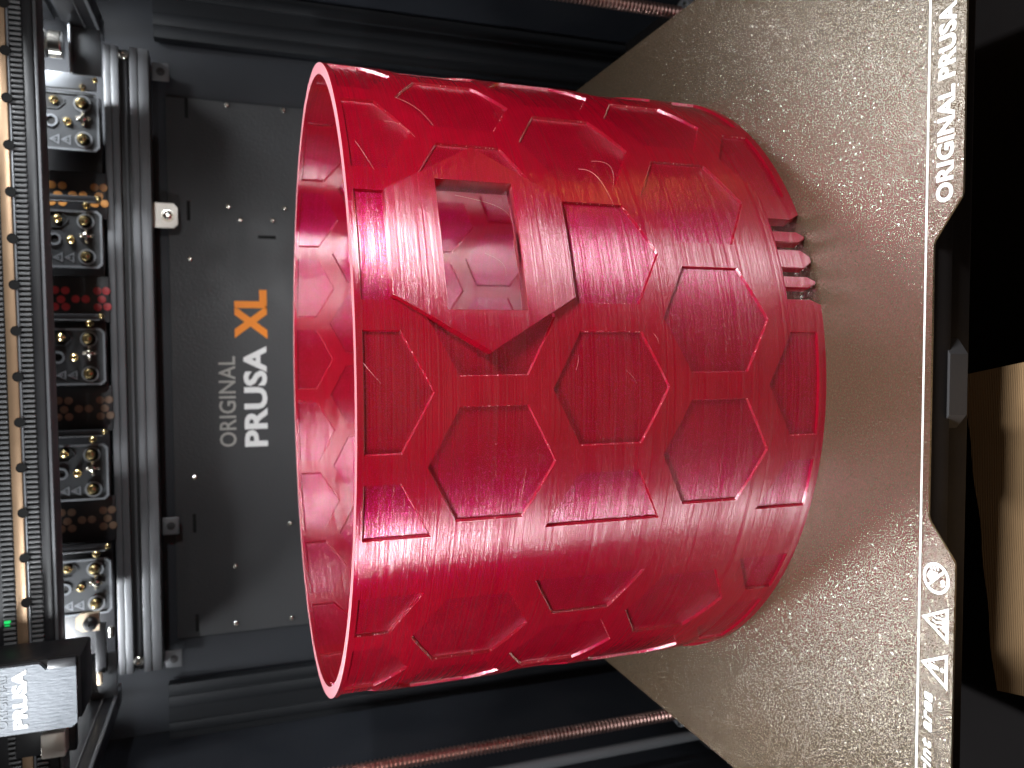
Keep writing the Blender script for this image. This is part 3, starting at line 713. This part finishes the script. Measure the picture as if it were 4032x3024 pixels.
slab('wall', V, groups.pop(-1), fo, fi, M_red, cyl, M_rim, hexedge)
for i, fs_ in sorted(groups.items()):
    slab('hexagonal_panel', V, fs_, fo, fi, M_redp, cyl)
# raised frame round the window
Vc, Fc = triangulate(4.9 * K, 36.8 * K, 106, 174.5, [CART, inset(CART, 0.5), WIN], 1.0 * K, ())
Fc = [f for f in Fc if edist(CART, sum(Vc[i].x for i in f) / 3, sum(Vc[i].y for i in f) / 3) > 0 and edist(WIN, sum(Vc[i].x for i in f) / 3, sum(Vc[i].y for i in f) / 3) < 0]
def fc(x, z):
    d = edist(CART, x, z)
    base = RO + 1.4 + 0.48 * RO * (1 / cos((x / K - 20.6) * pi / 180) - 1)
    return RO - 1.2 + (base - RO + 1.2) * min(1, max(0, d) / 0.5)
wf = slab('window_frame', Vc, Fc, fc, lambda x, z: RO - 1.9, M_red, cyl); wf['label'] = 'raised six sided frame round the rectangular window'
# vent bars in the bottom notch
def bar(pts, nm='vent_bar'):
    P_ = ccw([(a * K, b) for a, b in pts]); x0 = min(p[0] for p in P_); x1 = max(p[0] for p in P_)
    Vb, Fb = triangulate(x0 - .5, x1 + .5, -0.5, 16.4, [P_, inset(P_, 0.45)], 0.8 * K, ())
    Fb = [f for f in Fb if edist(P_, sum(Vb[i].x for i in f) / 3, sum(Vb[i].y for i in f) / 3) > 0]
    slab(nm, Vb, Fb, lambda x, z: RO - 1.0 + 0.7 * min(1, max(0, edist(P_, x, z)) / 0.45) , lambda x, z: RI + 0.6, M_red, cyl)
bar([(23.3, 16), (25.4, 16), (25.4, 3.8), (24.6, 0.3), (24.1, 0.3), (23.3, 3.8)])
bar([(18.8, 16), (22.1, 16), (22.1, 4.5), (20.9, 0.2), (19.9, 0.2), (18.8, 4.5)])
bar([(15.5, 16), (17.5, 16), (17.5, 4.2), (16.8, 0.3), (16.3, 0.3), (15.5, 4.2)])
# stray hairs of plastic
def hair(th0, z0, th1, z1, lift, sag, r=0.10):
    r *= 0.42
    pts = []
    for i in range(13):
        t = i / 12; th = rad(th0 + (th1 - th0) * t); rr = RO - 1.2 + lift * sin(pi * min(1, t * 1.0)) + 0.2
        z = z0 + (z1 - z0) * t + sag * sin(pi * t)
        pts.append((sin(th) * rr, -cos(th) * rr, z))
    part('plastic_string', MB().tube(pts, lambda t: r * (1 - 0.6 * t), 5), M_hair, cyl, sharp=80)
hair(37.6, 180, 31.0, 173.5, 2.5, 1.6, 0.12); hair(43.0, 168, 38.5, 156, 2.6, 1.0); hair(35.4, 95, 27.5, 84, 6, 2.2, 0.16)
hair(37.5, 88, 30.6, 84, 5, -2.0); hair(28.6, 147, 24.5, 127, 1.5, -5); hair(19.5, 139, 16.2, 132, 1.5, -2)
hair(4.6, 183, 1.8, 177, 2.5, 0.6, 0.14); hair(51.5, 163, 40.5, 148, 1.6, -1.5); hair(-14, 127, -10.2, 126.2, 1.4, .4); hair(8.6, 77, 6.3, 74, 2, 0.6)
hair(3.2, 108, 5.2, 107, 2, .5); hair(1.2, 84, 3.0, 88, 1.6, .4)
# little stray stringing blobs along hexagon edges
bl = MB()
for h in hexes:
    for k in range(len(h)):
        a, b = h[k], h[(k + 1) % len(h)]
        if abs(a[1] - b[1]) < 6 or b[0] / K > 80 and a[0] / K < 290: continue
        if random.random() < 0.45: continue
        for q in range(random.randint(4, 11)):
            t = random.random(); x = a[0] + (b[0] - a[0]) * t; z = a[1] + (b[1] - a[1]) * t
            if edist(CART, x, z) > 0 or edist(VENT, x, z) > 0: continue
            th = x / K * pi / 180; r = RO - 0.5
            rad_ = random.uniform(0.18, 0.42)
            c = Vector((sin(th) * r, -cos(th) * r, z)); u = Vector((cos(th), sin(th), 0)) * rad_; n_ = Vector((sin(th), -cos(th), 0)) * rad_; zz = Vector((0, 0, rad_ * .8))
            bl.add([c + u, c - u, c + n_ * 1.2, c - n_, c + zz, c - zz], [(0, 2, 4), (2, 1, 4), (1, 3, 4), (3, 0, 4), (2, 0, 5), (1, 2, 5), (3, 1, 5), (0, 3, 5)])
bo = part('plastic_blobs', bl, M_hair, cyl, sharp=120); bo['kind'] = 'stuff'
